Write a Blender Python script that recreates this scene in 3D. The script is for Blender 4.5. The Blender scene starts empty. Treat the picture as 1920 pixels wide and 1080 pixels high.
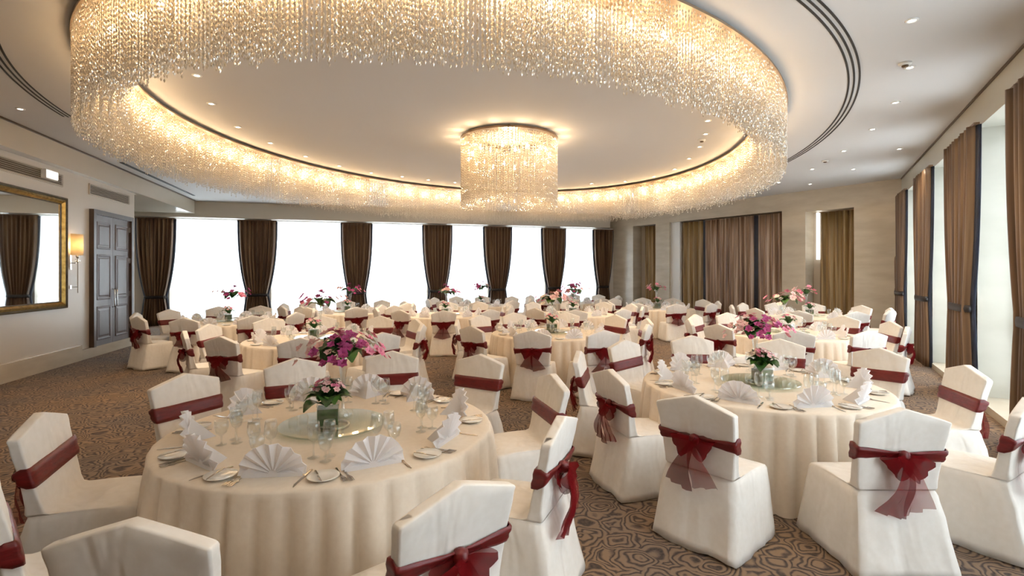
import bpy, math, random
from mathutils import Vector, Matrix
random.seed(7)
PI = math.pi
C = bpy.context.scene.collection
scn = bpy.context.scene

# ------------------------------------------------------------------ camera, world, exposure
F, CX, HY, H = 950.0, 960.0, 512.0, 1.8
CEIL, SOFF = 4.25, 3.81
cam_d = bpy.data.cameras.new('camera'); cam = bpy.data.objects.new('camera', cam_d); C.objects.link(cam)
cam.location = (0, 0, H); cam.rotation_euler = (PI/2, 0, 0)
cam_d.sensor_width = 36; cam_d.lens = 36*F/1920; cam_d.shift_y = -(540-HY)/1920; cam_d.clip_start = 0.05
scn.camera = cam
w = bpy.data.worlds.new('daylight'); scn.world = w; w.use_nodes = True
bg = w.node_tree.nodes['Background']; bg.inputs[0].default_value = (0.86, 0.93, 1.0, 1); bg.inputs[1].default_value = 4.6
scn.view_settings.view_transform = 'Standard'; scn.view_settings.look = 'None'
scn.view_settings.exposure = 1.12; scn.view_settings.gamma = 1.0
scn.cycles.use_denoising = True
scn.cycles.max_bounces = 7; scn.cycles.diffuse_bounces = 4; scn.cycles.glossy_bounces = 3
scn.cycles.transmission_bounces = 4; scn.cycles.transparent_max_bounces = 16
scn.cycles.sample_clamp_indirect = 6.0
scn.cycles.caustics_reflective = False; scn.cycles.caustics_refractive = False
WARM = (1.0, 0.70, 0.40)
BULB, DOWN_LENS, SPOT_W, GLOW_W, DRUM_W = 30.0, 20.0, 44.0, 5.0, 30.0

def col_on(px, A, B):                       # where a pixel column meets a wall line (plan)
    k = (px-CX)/F; dx, dy = B[0]-A[0], B[1]-A[1]
    t = (k*A[1]-A[0])/(dx-k*dy)
    return (A[0]+t*dx, A[1]+t*dy)
def at(px, py, z):                          # where a pixel meets a horizontal plane
    Y = F*(z-H)/(HY-py); return ((px-CX)*Y/F, Y)

# ------------------------------------------------------------------ materials
def mat(name, col=(.8, .8, .8), rough=.5, metal=0, **kw):
    m = bpy.data.materials.new(name); m.use_nodes = True
    b = m.node_tree.nodes['Principled BSDF']
    b.inputs['Base Color'].default_value = (*col, 1); b.inputs['Roughness'].default_value = rough
    b.inputs['Metallic'].default_value = metal
    for k, v in kw.items(): b.inputs[k.replace('_', ' ')].default_value = v
    return m
def N(m, t, **kw):
    n = m.node_tree.nodes.new(t)
    for k, v in kw.items(): setattr(n, k, v)
    return n
def L(m, a, b): m.node_tree.links.new(a, b)
def ramp(m, fac, stops):
    r = N(m, 'ShaderNodeValToRGB'); L(m, fac, r.inputs[0])
    while len(r.color_ramp.elements) < len(stops): r.color_ramp.elements.new(.5)
    for e, (p, c) in zip(r.color_ramp.elements, stops): e.position = p; e.color = (*c, 1)
    return r
def noisy(name, c1, c2, scale, rough=.6, bump=0.0, vec=(1, 1, 1), detail=4, **kw):
    m = mat(name, c1, rough, **kw); b = m.node_tree.nodes['Principled BSDF']
    tc = N(m, 'ShaderNodeTexCoord'); mp = N(m, 'ShaderNodeMapping'); L(m, tc.outputs['Object'], mp.inputs[0])
    mp.inputs['Scale'].default_value = vec
    n = N(m, 'ShaderNodeTexNoise'); n.inputs['Scale'].default_value = scale; n.inputs['Detail'].default_value = detail
    L(m, mp.outputs[0], n.inputs[0])
    r = ramp(m, n.outputs[0], [(.3, c1), (.7, c2)]); L(m, r.outputs[0], b.inputs['Base Color'])
    if bump:
        bp = N(m, 'ShaderNodeBump'); bp.inputs['Strength'].default_value = bump; bp.inputs['Distance'].default_value = .01
        L(m, n.outputs[0], bp.inputs['Height']); L(m, bp.outputs[0], b.inputs['Normal'])
    return m
def wrinkled(name, c1, c2, scale, rough=.6, bump=0.0, **kw):
    m = noisy(name, c1, c2, scale, rough, 0, **kw); b = m.node_tree.nodes['Principled BSDF']
    tc = N(m, 'ShaderNodeTexCoord'); mp = N(m, 'ShaderNodeMapping'); mp.inputs['Scale'].default_value = (5, 5, 1.8); mp.inputs['Rotation'].default_value = (.5, .35, 0)
    L(m, tc.outputs['Object'], mp.inputs[0]); n = N(m, 'ShaderNodeTexNoise'); n.inputs['Scale'].default_value = 1; n.inputs['Detail'].default_value = 2; n.inputs['Distortion'].default_value = .6; L(m, mp.outputs[0], n.inputs[0])
    bp = N(m, 'ShaderNodeBump'); bp.inputs['Strength'].default_value = .85; bp.inputs['Distance'].default_value = .035; L(m, n.outputs[0], bp.inputs['Height']); L(m, bp.outputs[0], b.inputs['Normal'])
    return m
M = {}
M['marble'] = noisy('beige_marble', (.50, .43, .33), (.62, .55, .44), 1.3, .16, 0, (1, 1, 3.5), 8)
M['paint'] = noisy('beige_wall_paint', (.56, .50, .42), (.60, .54, .46), .8, .32, 0, (1, 1, 1), 3)
M['soffit'] = noisy('soffit_lacquer', (.52, .47, .38), (.56, .50, .41), .6, .22)
M['ceiling'] = noisy('white_ceiling_paint', (.64, .63, .62), (.66, .65, .64), .5, .75)
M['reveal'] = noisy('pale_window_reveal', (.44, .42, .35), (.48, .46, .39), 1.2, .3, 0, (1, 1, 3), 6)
M['cloth'] = noisy('cream_table_linen', (.80, .70, .58), (.84, .745, .625), 30, .8, .08)
M['cover'] = wrinkled('white_chair_cover_cotton', (.82, .775, .71), (.86, .82, .765), 25, .75, .15, Sheen_Weight=.1)
M['sash'] = noisy('burgundy_satin', (.11, .005, .006), (.18, .010, .011), 18, .38, .2, (1, 1, 4))
M['china'] = mat('white_china', (.85, .82, .76), .12)
M['steel'] = mat('polished_steel', (.55, .5, .44), .18, 1)
M['chrome'] = mat('chrome', (.8, .78, .75), .1, 1)
M['black'] = mat('black_slot', (.02, .02, .02), .6)
M['dark_metal'] = mat('dark_bronze_rim', (.13, .09, .06), .35, .7)
M['rim'] = mat('bronze_rim', (.30, .22, .15), .4, .3)
M['white_metal'] = mat('white_enamel', (.8, .8, .78), .35)
M['gold'] = noisy('aged_gold_leaf', (.30, .19, .05), (.55, .38, .12), 14, .32, .3, metal=.85)
M['frame_dark'] = noisy('dark_silver_moulding', (.06, .05, .04), (.14, .12, .09), 12, .35, .2)
M['mirror'] = mat('silvered_mirror', (.86, .88, .87), .02, 1)
M['door'] = noisy('grey_brown_lacquer_door', (.105, .085, .085), (.14, .115, .115), 3, .38, 0, (1, 1, .3))
M['door_frame'] = noisy('dark_brown_door_frame', (.05, .032, .022), (.08, .05, .035), 3, .3)
M['leaf'] = noisy('green_leaf', (.03, .10, .012), (.10, .24, .04), 20, .4)
M['leaf_dark'] = noisy('dark_green_leaf', (.012, .05, .012), (.03, .11, .02), 20, .4)
M['pink'] = noisy('pink_petals', (.72, .12, .28), (.85, .38, .45), 40, .6)
M['rose'] = noisy('pale_pink_petals', (.80, .42, .42), (.85, .62, .58), 40, .6)
M['purple'] = noisy('magenta_petals', (.30, .02, .12), (.5, .07, .25), 40, .6)
M['white_petal'] = noisy('cream_petals', (.85, .80, .62), (.85, .72, .68), 40, .6)
M['wicker'] = mat('window_frame_white', (.75, .75, .72), .4)

def glass(name, tint, fac=.12, rough=.03):
    m = bpy.data.materials.new(name); m.use_nodes = True; nt = m.node_tree; nt.nodes.clear()
    o = N(m, 'ShaderNodeOutputMaterial'); tr = N(m, 'ShaderNodeBsdfTransparent'); gl = N(m, 'ShaderNodeBsdfGlossy'); gl.inputs[0].default_value = (.9, .9, .9, 1)
    tr.inputs[0].default_value = (*tint, 1); gl.inputs['Roughness'].default_value = rough
    fr = N(m, 'ShaderNodeLayerWeight'); fr.inputs[0].default_value = .3
    mx = N(m, 'ShaderNodeMixShader'); ma = N(m, 'ShaderNodeMath', operation='MULTIPLY_ADD'); ma.inputs[1].default_value = .55; ma.inputs[2].default_value = fac
    ge = N(m, 'ShaderNodeNewGeometry'); iv = N(m, 'ShaderNodeMath', operation='SUBTRACT'); iv.inputs[0].default_value = 1; L(m, ge.outputs['Backfacing'], iv.inputs[1])
    mm = N(m, 'ShaderNodeMath', operation='MULTIPLY'); L(m, fr.outputs[1], ma.inputs[0]); L(m, ma.outputs[0], mm.inputs[0]); L(m, iv.outputs[0], mm.inputs[1]); L(m, mm.outputs[0], mx.inputs[0]); L(m, tr.outputs[0], mx.inputs[1]); L(m, gl.outputs[0], mx.inputs[2])
    L(m, mx.outputs[0], o.inputs[0]); return m
M['glass'] = glass('clear_glass', (.955, .965, .96), .09)
M['green_glass'] = glass('greenish_glass', (.88, .93, .89), .08)
M['pane'] = glass('window_glass', (.95, .97, .97), .0)

def sheer(name, col, transp, transl=.6):
    m = bpy.data.materials.new(name); m.use_nodes = True; m.node_tree.nodes.clear()
    o = N(m, 'ShaderNodeOutputMaterial'); tr = N(m, 'ShaderNodeBsdfTransparent'); d = N(m, 'ShaderNodeBsdfDiffuse'); t = N(m, 'ShaderNodeBsdfTranslucent')
    d.inputs[0].default_value = (*col, 1); t.inputs[0].default_value = (*col, 1)
    a = N(m, 'ShaderNodeMixShader'); a.inputs[0].default_value = transl; L(m, d.outputs[0], a.inputs[1]); L(m, t.outputs[0], a.inputs[2])
    b = N(m, 'ShaderNodeMixShader'); b.inputs[0].default_value = transp; L(m, a.outputs[0], b.inputs[1]); L(m, tr.outputs[0], b.inputs[2])
    L(m, b.outputs[0], o.inputs[0]); return m
M['sheer'] = sheer('white_voile', (.9, .9, .9), .35, .75)
M['napkin'] = sheer('white_napkin_linen', (.97, .955, .96), 0.0, .45)
M['organza'] = sheer('burgundy_organza', (.21, .010, .013), .25, .35)
M['organza_pale'] = sheer('thin_burgundy_organza', (.34, .035, .035), .42, .4)

def crystal(name, col):
    m = bpy.data.materials.new(name); m.use_nodes = True; m.node_tree.nodes.clear()
    o = N(m, 'ShaderNodeOutputMaterial'); d = N(m, 'ShaderNodeBsdfDiffuse'); t = N(m, 'ShaderNodeBsdfTranslucent'); g = N(m, 'ShaderNodeBsdfGlossy')
    for x in (d, t): x.inputs[0].default_value = (*col, 1)
    g.inputs[0].default_value = (.95, .93, .9, 1); g.inputs['Roughness'].default_value = .12
    a = N(m, 'ShaderNodeMixShader'); a.inputs[0].default_value = .55; L(m, d.outputs[0], a.inputs[1]); L(m, t.outputs[0], a.inputs[2])
    b = N(m, 'ShaderNodeMixShader'); b.inputs[0].default_value = .25; L(m, a.outputs[0], b.inputs[1]); L(m, g.outputs[0], b.inputs[2])
    L(m, b.outputs[0], o.inputs[0]); return m
M['crystal'] = crystal('crystal_beads', (.90, .83, .72))

def emit(name, col, s):
    m = bpy.data.materials.new(name); m.use_nodes = True; m.node_tree.nodes.clear()
    o = N(m, 'ShaderNodeOutputMaterial'); e = N(m, 'ShaderNodeEmission'); e.inputs[0].default_value = (*col, 1); e.inputs[1].default_value = s
    L(m, e.outputs[0], o.inputs[0]); return m
M['bulb'] = emit('lit_bulb', WARM, BULB)
M['lens'] = emit('lit_downlight', (1, .86, .66), DOWN_LENS)
M['sign'] = emit('lit_diffuser', (1, .97, .9), 1.6)  # emergency light diffuser, and the glowing panel standing in for daylight
def shade_mat():
    m = bpy.data.materials.new('lit_lamp_shade'); m.use_nodes = True; m.node_tree.nodes.clear()
    o = N(m, 'ShaderNodeOutputMaterial'); d = N(m, 'ShaderNodeBsdfTranslucent'); f = N(m, 'ShaderNodeBsdfDiffuse')
    d.inputs[0].default_value = (.9, .78, .55, 1); f.inputs[0].default_value = (.8, .72, .58, 1)
    a = N(m, 'ShaderNodeMixShader'); a.inputs[0].default_value = .6; L(m, f.outputs[0], a.inputs[1]); L(m, d.outputs[0], a.inputs[2]); L(m, a.outputs[0], o.inputs[0])
    return m
M['lampshade'] = shade_mat()

def drape_mat(name, stops, rough=.45):
    m = mat(name, (.1, .06, .03), rough, Sheen_Weight=.1); b = m.node_tree.nodes['Principled BSDF']
    uv = N(m, 'ShaderNodeUVMap'); mp = N(m, 'ShaderNodeMapping'); mp.inputs['Scale'].default_value = (1, .02, 1); L(m, uv.outputs[0], mp.inputs[0])
    n = N(m, 'ShaderNodeTexNoise'); n.inputs['Scale'].default_value = 15; n.inputs['Detail'].default_value = 2; L(m, mp.outputs[0], n.inputs[0])
    r = ramp(m, n.outputs[0], stops); L(m, r.outputs[0], b.inputs['Base Color']); return m
M['drape'] = drape_mat('brown_striped_taffeta', [(.36, (.075, .037, .016)), (.5, (.135, .070, .030)), (.62, (.235, .145, .075))])
M['gold_drape'] = drape_mat('olive_gold_striped_taffeta', [(.3, (.09, .045, .018)), (.5, (.30, .19, .07)), (.68, (.42, .32, .18))])
M['rose_drape'] = drape_mat('rose_brown_striped_taffeta', [(.36, (.15, .08, .05)), (.5, (.34, .22, .14)), (.62, (.58, .45, .34))])
M['navy'] = noisy('navy_lining', (.006, .010, .022), (.012, .02, .045), 8, .5)
M['tie'] = mat('dark_tieback', (.018, .014, .015), .5)

def carpet():
    m = mat('swirl_carpet', (.3, .2, .15), .95); b = m.node_tree.nodes['Principled BSDF']
    tc = N(m, 'ShaderNodeTexCoord')
    nw = N(m, 'ShaderNodeTexNoise'); nw.inputs['Scale'].default_value = 7; nw.inputs['Detail'].default_value = 1; L(m, tc.outputs['Object'], nw.inputs[0])
    vs = N(m, 'ShaderNodeVectorMath', operation='MULTIPLY_ADD'); L(m, nw.outputs['Color'], vs.inputs[0]); vs.inputs[1].default_value = (.15, .15, 0); L(m, tc.outputs['Object'], vs.inputs[2])
    n = N(m, 'ShaderNodeTexVoronoi'); n.inputs['Scale'].default_value = 4.6; n.feature = 'F1'; L(m, vs.outputs[0], n.inputs[0])
    mu = N(m, 'ShaderNodeMath', operation='MULTIPLY'); mu.inputs[1].default_value = 42.0; L(m, n.outputs[0], mu.inputs[0])
    sn = N(m, 'ShaderNodeMath', operation='SINE'); L(m, mu.outputs[0], sn.inputs[0])
    n3 = N(m, 'ShaderNodeTexNoise'); n3.inputs['Scale'].default_value = 60; L(m, tc.outputs['Object'], n3.inputs[0])
    ad = N(m, 'ShaderNodeMath', operation='MULTIPLY_ADD'); L(m, n3.outputs[0], ad.inputs[0]); ad.inputs[1].default_value = 1.0; L(m, sn.outputs[0], ad.inputs[2])
    r = ramp(m, ad.outputs[0], [(.05, (.045, .035, .035)), (.55, (.25, .175, .115))])
    r.color_ramp.elements[0].position = .0; r.color_ramp.elements[1].position = .75
    mr = N(m, 'ShaderNodeMapRange'); mr.inputs[1].default_value = -.6; mr.inputs[2].default_value = 1.3; L(m, ad.outputs[0], mr.inputs[0]); L(m, mr.outputs[0], r.inputs[0])
    n2 = N(m, 'ShaderNodeTexNoise'); n2.inputs['Scale'].default_value = .9; L(m, tc.outputs['Object'], n2.inputs[0])
    r2 = ramp(m, n2.outputs[0], [(.35, (.80, .84, .95)), (.65, (1.1, 1.0, .88))])
    mx = N(m, 'ShaderNodeMix', data_type='RGBA', blend_type='MULTIPLY'); mx.inputs[0].default_value = 1
    L(m, r.outputs[0], mx.inputs[6]); L(m, r2.outputs[0], mx.inputs[7]); L(m, mx.outputs[2], b.inputs['Base Color'])
    bp = N(m, 'ShaderNodeBump'); bp.inputs['Strength'].default_value = .4; bp.inputs['Distance'].default_value = .008; L(m, ad.outputs[0], bp.inputs['Height']); L(m, bp.outputs[0], b.inputs['Normal'])
    return m
M['carpet'] = carpet()

# ------------------------------------------------------------------ mesh builder
class MB:
    def __init__(s): s.v = []; s.f = []; s.uv = None
    def box(s, c, d, rz=0, rx=0):
        R = Matrix.Rotation(rz, 3, 'Z') @ Matrix.Rotation(rx, 3, 'X'); n = len(s.v)
        for sx, sy, sz in ((-1,-1,-1),(1,-1,-1),(1,1,-1),(-1,1,-1),(-1,-1,1),(1,-1,1),(1,1,1),(-1,1,1)):
            s.v.append(tuple(Vector(c) + R @ Vector((sx*d[0]/2, sy*d[1]/2, sz*d[2]/2))))
        s.f += [(n+a, n+b, n+c_, n+d_) for a, b, c_, d_ in ((0,3,2,1),(4,5,6,7),(0,1,5,4),(1,2,6,5),(2,3,7,6),(3,0,4,7))]
        return s
    def prism(s, poly, z0, z1):
        n = len(s.v); k = len(poly)
        s.v += [(x, y, z0) for x, y in poly] + [(x, y, z1) for x, y in poly]
        s.f += [tuple(n+k+i for i in range(k)), tuple(n+k-1-i for i in range(k))]
        s.f += [(n+i, n+(i+1) % k, n+k+(i+1) % k, n+k+i) for i in range(k)]
        return s
    def rings(s, rings, cap0=True, cap1=True, closed=False):
        n = len(s.v); k = len(rings[0])
        for r in rings: s.v += [tuple(p) for p in r]
        m = len(rings)
        for j in range(m if closed else m-1):
            a = n+j*k; b = n+((j+1) % m)*k
            for i in range(k): s.f.append((a+i, a+(i+1) % k, b+(i+1) % k, b+i))
        if not closed:
            if cap0: s.f.append(tuple(n+k-1-i for i in range(k)))
            if cap1: s.f.append(tuple(n+(m-1)*k+i for i in range(k)))
        return s
    def lathe(s, prof, seg=16, c=(0, 0, 0), closed=False):
        return s.rings([[(c[0]+r*math.cos(2*PI*i/seg), c[1]+r*math.sin(2*PI*i/seg), c[2]+z) for i in range(seg)] for r, z in prof], closed=closed)
    def tube(s, pts, rad, seg=6):
        rs = []
        for i, p in enumerate(pts):
            p = Vector(p); d = (Vector(pts[min(i+1, len(pts)-1)]) - Vector(pts[max(i-1, 0)])).normalized()
            u = d.orthogonal().normalized() if abs(d.z) > .9 else d.cross(Vector((0, 0, 1))).normalized(); v = d.cross(u)
            r = rad[i] if isinstance(rad, (list, tuple)) else rad
            rs.append([p + (u*math.cos(2*PI*j/seg) + v*math.sin(2*PI*j/seg))*r for j in range(seg)])
        return s.rings(rs)
    def grid(s, rows):
        n = len(s.v); k = len(rows[0])
        for r in rows: s.v += [tuple(p) for p in r]
        for j in range(len(rows)-1):
            for i in range(k-1): a = n+j*k+i; s.f.append((a, a+1, a+k+1, a+k))
        return s
    def mesh(s, name, m, smooth=False, uv=None):
        me = bpy.data.meshes.new(name); me.from_pydata(s.v, [], s.f); me.materials.append(m)
        if smooth: me.polygons.foreach_set('use_smooth', [True]*len(me.polygons))
        if uv:
            l = me.uv_layers.new(name='UVMap')
            for lp in me.loops: l.data[lp.index].uv = uv[lp.vertex_index]
        me.update(); return me
    def build(s, name, m, parent=None, smooth=False, loc=None, rz=0, uv=None):
        return link(name, s.mesh(name, m, smooth, uv), parent, loc, rz)
def link(name, me, parent=None, loc=None, rz=0):
    o = bpy.data.objects.new(name, me); C.objects.link(o)
    if parent: o.parent = parent
    if loc: o.location = loc
    if rz: o.rotation_euler = (0, 0, rz)
    return o
def tag(o, label=None, cat=None, group=None, kind=None):
    if label: o['label'] = label
    if cat: o['category'] = cat
    if group: o['group'] = group
    if kind: o['kind'] = kind
    return o
def thing(name, label, cat, loc=(0, 0, 0), rz=0, group=None):
    o = bpy.data.objects.new(name, None); C.objects.link(o); o.location = loc; o.rotation_euler = (0, 0, rz); o.empty_display_size = .1
    return tag(o, label, cat, group)
def struct(name, mb, m, label=None, smooth=False, parent=None):
    o = mb.build(name, m, parent, smooth)
    if not parent: o['kind'] = 'structure'; o['category'] = name.split('_')[0]
    if label: o['label'] = label
    return o
def copy_tree(o, parent=None):
    c = o.copy(); C.objects.link(c); c.parent = parent
    for ch in o.children: copy_tree(ch, c)
    return c
def place(proto, loc, rz, label, group=None, s=None):
    o = proto if not proto.get('_u') else copy_tree(proto)
    if not proto.get('_u'): proto['_u'] = 1
    o.location = loc; o.rotation_euler = (0, 0, rz); o['label'] = label
    if group: o['group'] = group
    if s: o.scale = (s, s, s)
    return o
PROTOS = []

# ------------------------------------------------------------------ room shell
def lw(Y): return -6.1-.269*Y
def fa(Y): return -8.0-.292*(Y-7.92)
def rw(Y): return 2.25+.597*Y
Y0 = -1.3
C1, C2 = Vector((-12.13, 17.2)), Vector((3.85, 21.5))
bd = (C2-C1).normalized(); bn = Vector((-bd.y, bd.x))          # back wall direction, outward normal
def bk(t, off=0): return tuple(C1 + bd*t + bn*off)
def t_of(px, off=0):
    A = Vector(bk(0, off)); B = Vector(bk(10, off)); p = Vector(col_on(px, A, B)); return (p-A).dot(bd)
RC = (4.35, 21.75); RB = (10.07, 13.1)
WL_end = (lw(12.8), 12.8)
BLo = bk(-1.2)
floor_poly = [(lw(Y0)-.3, Y0-.3), (rw(Y0)+.5, Y0-.3), (11.2, 12.9), (5.0, 22.8), (-14.2, 17.6), (-14.2, 12.5), (lw(12.8)-.3, 12.5)]
struct('floor', MB().prism(floor_poly, -.1, 0), M['carpet'], 'patterned carpet with swirling dark lines on tan ground')
struct('ceiling', MB().prism(floor_poly, CEIL, CEIL+.1), M['ceiling'], 'smooth white ceiling around the oval chandelier')
def wall(A, B, z0, z1, th=.2, mb=None):      # outward = right-hand side going A->B
    d = (Vector(B)-Vector(A)).normalized(); n = Vector((d.y, -d.x))*th
    return (mb or MB()).prism([tuple(A), tuple(Vector(A)+n), tuple(Vector(B)+n), tuple(B)][::-1], z0, z1)
struct('wall_left', wall(WL_end, (lw(Y0), Y0), 0, CEIL), M['paint'], 'beige left wall with mirror, sconce and double door')
struct('wall_front', wall((lw(Y0), Y0), (rw(Y0), Y0), 0, CEIL), M['paint'])
AL = (-13.6, 13.1)
m_ = MB(); wall((-13.6, 16.83), (-13.6, 13.0), 0, CEIL, mb=m_); wall((-13.6, 13.0), (WL_end[0]-.2, 13.0), 0, CEIL, mb=m_)
struct('wall_alcove', m_, M['paint'])
# left and back soffit in one L
fc = (fa(17.05)-.02, 17.05)
t1 = (Vector(RC)-C1).dot(bd)
Afar = bk(t1-.35, -.3)
m_ = MB(); m_.prism([(fa(Y0), Y0), fc, (fc[0]-3.2, fc[1]-.86-.02), (-13.6, 13.0), (lw(12.8)-.1, 13.0), (lw(Y0)-.1, Y0)], SOFF, CEIL-.005)
struct('soffit_left', m_, M['soffit'], 'lowered beige soffit running along the left wall')['kind'] = 'structure'
m_ = MB(); m_.prism([bk(-1.5, -.3), Afar, bk(t1-.1, .45), bk(-1.5, .45)], 3.70, CEIL-.005)
struct('soffit_back', m_, M['soffit'], 'lowered beige soffit above the row of back windows')['kind'] = 'structure'
# dark strips at ceiling, coloured as the shade in the gap
def strip(A, B, z0, z1, th):
    return wall(A, B, z0, z1, th)
struct('trim_1', strip((fa(Y0)+.012, Y0), (fc[0]+.012, fc[1]-.01), CEIL-.03, CEIL-.002, .03), M['dark_metal'], 'dark shadow gap between ceiling and left soffit')
# marble skirting on the left wall
struct('baseboard_left', wall((lw(10.45)+.05, 10.45), (lw(Y0)+.05, Y0), 0, .31, .07), M['marble'], 'pale marble skirting along the left wall')
struct('baseboard_door', wall((lw(12.8)+.045, 12.8), (lw(10.46)+.045, 10.46), 0, .21, .07), M['marble'], 'pale marble plinth under the double door')

# back wall: end piers, piers behind drapes, windows between
bays = [(330, 445), (520, 638), (698, 791), (848, 906), (960, 1014), (1061, 1111)]
piers = []; prev = -1.5
bt = [(t_of(a, .05)-.22, t_of(b, .05)+.22) for a, b in bays]
for a, b in bt: piers.append((prev, a)); prev = b
piers.append((prev, t1+.8))
m_ = MB()
for a, b in piers: m_.prism([bk(a, .12), bk(b, .12), bk(b, .45), bk(a, .45)], 0, 3.7)
struct('wall_back', m_, M['paint'], 'back wall piers between the full-height windows')
def pleat_rows(w, z0, z1, n, amp, waves, wfun=None, rows=14, seed=0, jitter=.3):
    rnd = random.Random(seed); ph = [rnd.uniform(-jitter, jitter) for _ in range(waves+1)]; am = [rnd.uniform(.6, 1.2) for _ in range(waves+1)]
    out = []; uv = []
    for j in range(rows+1):
        z = z1+(z0-z1)*j/rows; ww = w*(wfun(z) if wfun else 1); r = []
        for i in range(n+1):
            u = i/n; k = min(int(u*waves), waves-1); a = amp*am[k]*min(1.0, .35+ (1.0 if wfun is None else 1.2-wfun(z)*.4))
            r.append(((u-.5)*ww, a*math.cos(2*PI*u*waves+ph[k]*.6), z)); uv.append((u*w, z))
        out.append(r)
    return out, uv
def sheet(rows, uv, name, m, parent, th=.006):
    k = len(rows[0]); mb = MB(); mb.grid(rows)
    n = len(mb.v); R = len(rows)
    mb.v += [(x, y+th, z) for x, y, z in mb.v[:n]]
    mb.f = mb.f + [tuple(n+i for i in reversed(f)) for f in mb.f]
    for j in range(R-1):
        for i in (0, k-1):
            a, b = j*k+i, (j+1)*k+i; mb.f.append((a, b, n+b, n+a) if i == 0 else (b, a, n+a, n+b))
    for j in (0, R-1):
        for i in range(k-1):
            a, b = j*k+i, j*k+i+1; mb.f.append((b, a, n+a, n+b) if j == 0 else (a, b, n+b, n+a))
    return mb.build(name, m, parent, True, uv=uv+uv)
ang_b = math.atan2(bd.y, bd.x)
WN = ['leftmost back window', 'second back window from the left', 'third back window from the left', 'fourth back window from the left', 'narrow fifth back window from the left', 'last back window, by the right corner']
def window(idx, mid, width, ang, z1, label, nm):
    e = thing('window_%d' % idx, label, 'window', (mid[0], mid[1], 0), ang); e['kind'] = 'structure'
    f = MB()
    for x in (-width/2+.03, 0, width/2-.03): f.box((x, 0, z1/2), (.06, .07, z1))
    for z in (.04, 1.05, z1-.03): f.box((0, 0, z), (width, .07, .06))
    f.build('window_frame', M['wicker'], e)
    for sx in (-1, 1):
        for a, b in ((.07, 1.02), (1.08, z1-.06)):
            MB().box((sx*width/4, 0, (a+b)/2), (width/2-.06, .008, b-a)).build('pane', M['pane'], e)
    return e
wi = 0
for (a, b), nm in zip(bt, WN):
    wi += 1; mid = bk((a+b)/2, .38)
    window(wi, mid, b-a, ang_b, 3.7, nm, nm)
    rows, uv = pleat_rows(b-a-.04, .02, 3.69, int((b-a)*36), .022, int((b-a)*7), rows=3, seed=wi)
    e = thing('sheer_curtain', 'white voile sheer hanging across the '+nm, 'curtain', (*bk((a+b)/2, .22), 0), ang_b, 'white voile sheers')
    sheet(rows, uv, 'voile', M['sheer'], e, .002); MB().box((0, 0, 3.692), (b-a, .03, .014)).build('curtain_track', M['white_metal'], e)

# right-back wall with recesses
rbd = (Vector(RB)-Vector(RC)).normalized(); rbn = Vector((-rbd.y, rbd.x))      # outward (right/back)
ang_rb = math.atan2(rbd.y, rbd.x)
def rb(px, off=0):
    p = Vector(col_on(px, RC, RB)); return p+rbn*off
def rbt(px): return (Vector(col_on(px, RC, RB))-Vector(RC)).dot(rbd)
Lrb = (Vector(RB)-Vector(RC)).length
def rbp(t, off=0): return tuple(Vector(RC)+rbd*t+rbn*off)
opens = [(rbt(1187), rbt(1229), 3.72), (rbt(1255), rbt(1466), 3.72), (rbt(1510), rbt(1601), 3.62)]
m_ = MB(); prev = -.8
for a, b, zt in opens:
    m_.prism([rbp(prev), rbp(a), rbp(a, .5), rbp(prev, .5)], 0, CEIL); m_.prism([rbp(a), rbp(b), rbp(b, .5), rbp(a, .5)], zt, CEIL); prev = b
m_.prism([rbp(prev), rbp(Lrb+.1), rbp(Lrb+.1, .5), rbp(prev, .5)], 0, CEIL)
struct('wall_right_back', m_, M['marble'], 'polished beige marble wall with curtained recesses')
m_ = MB(); m_.prism([rbp(-.1, .5), rbp(Lrb+.4, .5), rbp(Lrb+.4, .6), rbp(-.1, .6)], 0, CEIL)
struct('wall_recess', m_, M['paint'])
def closed_drape(t0, t1_, zt, m, off, seed, label, group='closed drapes on the marble wall'):
    wdt = t1_-t0; rows, uv = pleat_rows(wdt, .03, zt-.02, int(wdt*60), .045, max(3, int(wdt*5.5)), rows=6, seed=seed)
    e = thing('closed_curtain', label, 'curtain', (*rbp((t0+t1_)/2, off), 0), ang_rb, group)
    sheet(rows, uv, 'drape', m, e); MB().box((0, 0, zt-.012), (wdt, .03, .02)).build('curtain_track', M['dark_metal'], e)
closed_drape(rbt(1201), rbt(1229)-.02, 3.70, M['gold_drape'], .22, 11, 'gold striped drape in the narrow recess by the back corner')
a, b = rbt(1273), rbt(1465)
cuts = [a, rbt(1315), rbt(1409), b-.02]
closed_drape(cuts[0], cuts[1]-.06, 3.70, M['gold_drape'], .16, 12, 'olive gold drape at left of the wide curtained opening')
closed_drape(cuts[1]+.03, cuts[2]-.02, 3.70, M['rose_drape'], .16, 13, 'broad rose brown drape in middle of wide curtained opening')
closed_drape(cuts[2]+.12, cuts[3], 3.70, M['rose_drape'], .16, 14, 'rose brown drape at right of the wide curtained opening')
tag(MB().prism([rbp(cuts[1]-.07, .2), rbp(cuts[1]+.04, .2), rbp(cuts[1]+.04, .26), rbp(cuts[1]-.07, .26)], .02, 3.70).build('curtain_lining', M['navy']), 'narrow navy lining edge left of the broad rose drape', 'curtain', 'navy linings')
tag(MB().prism([rbp(cuts[2]-.03, .2), rbp(cuts[2]+.13, .2), rbp(cuts[2]+.13, .26), rbp(cuts[2]-.03, .26)], .02, 3.70).build('curtain_lining', M['navy']), 'navy lining edge right of the broad rose drape', 'curtain', 'navy linings')
struct('trim_2', MB().prism([rbp(rbt(1255), .08), rbp(rbt(1272), .08), rbp(rbt(1272), .45), rbp(rbt(1255), .45)], 0, 3.72), M['white_metal'], 'pale lilac white pillar beside the wide curtained opening')
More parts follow.
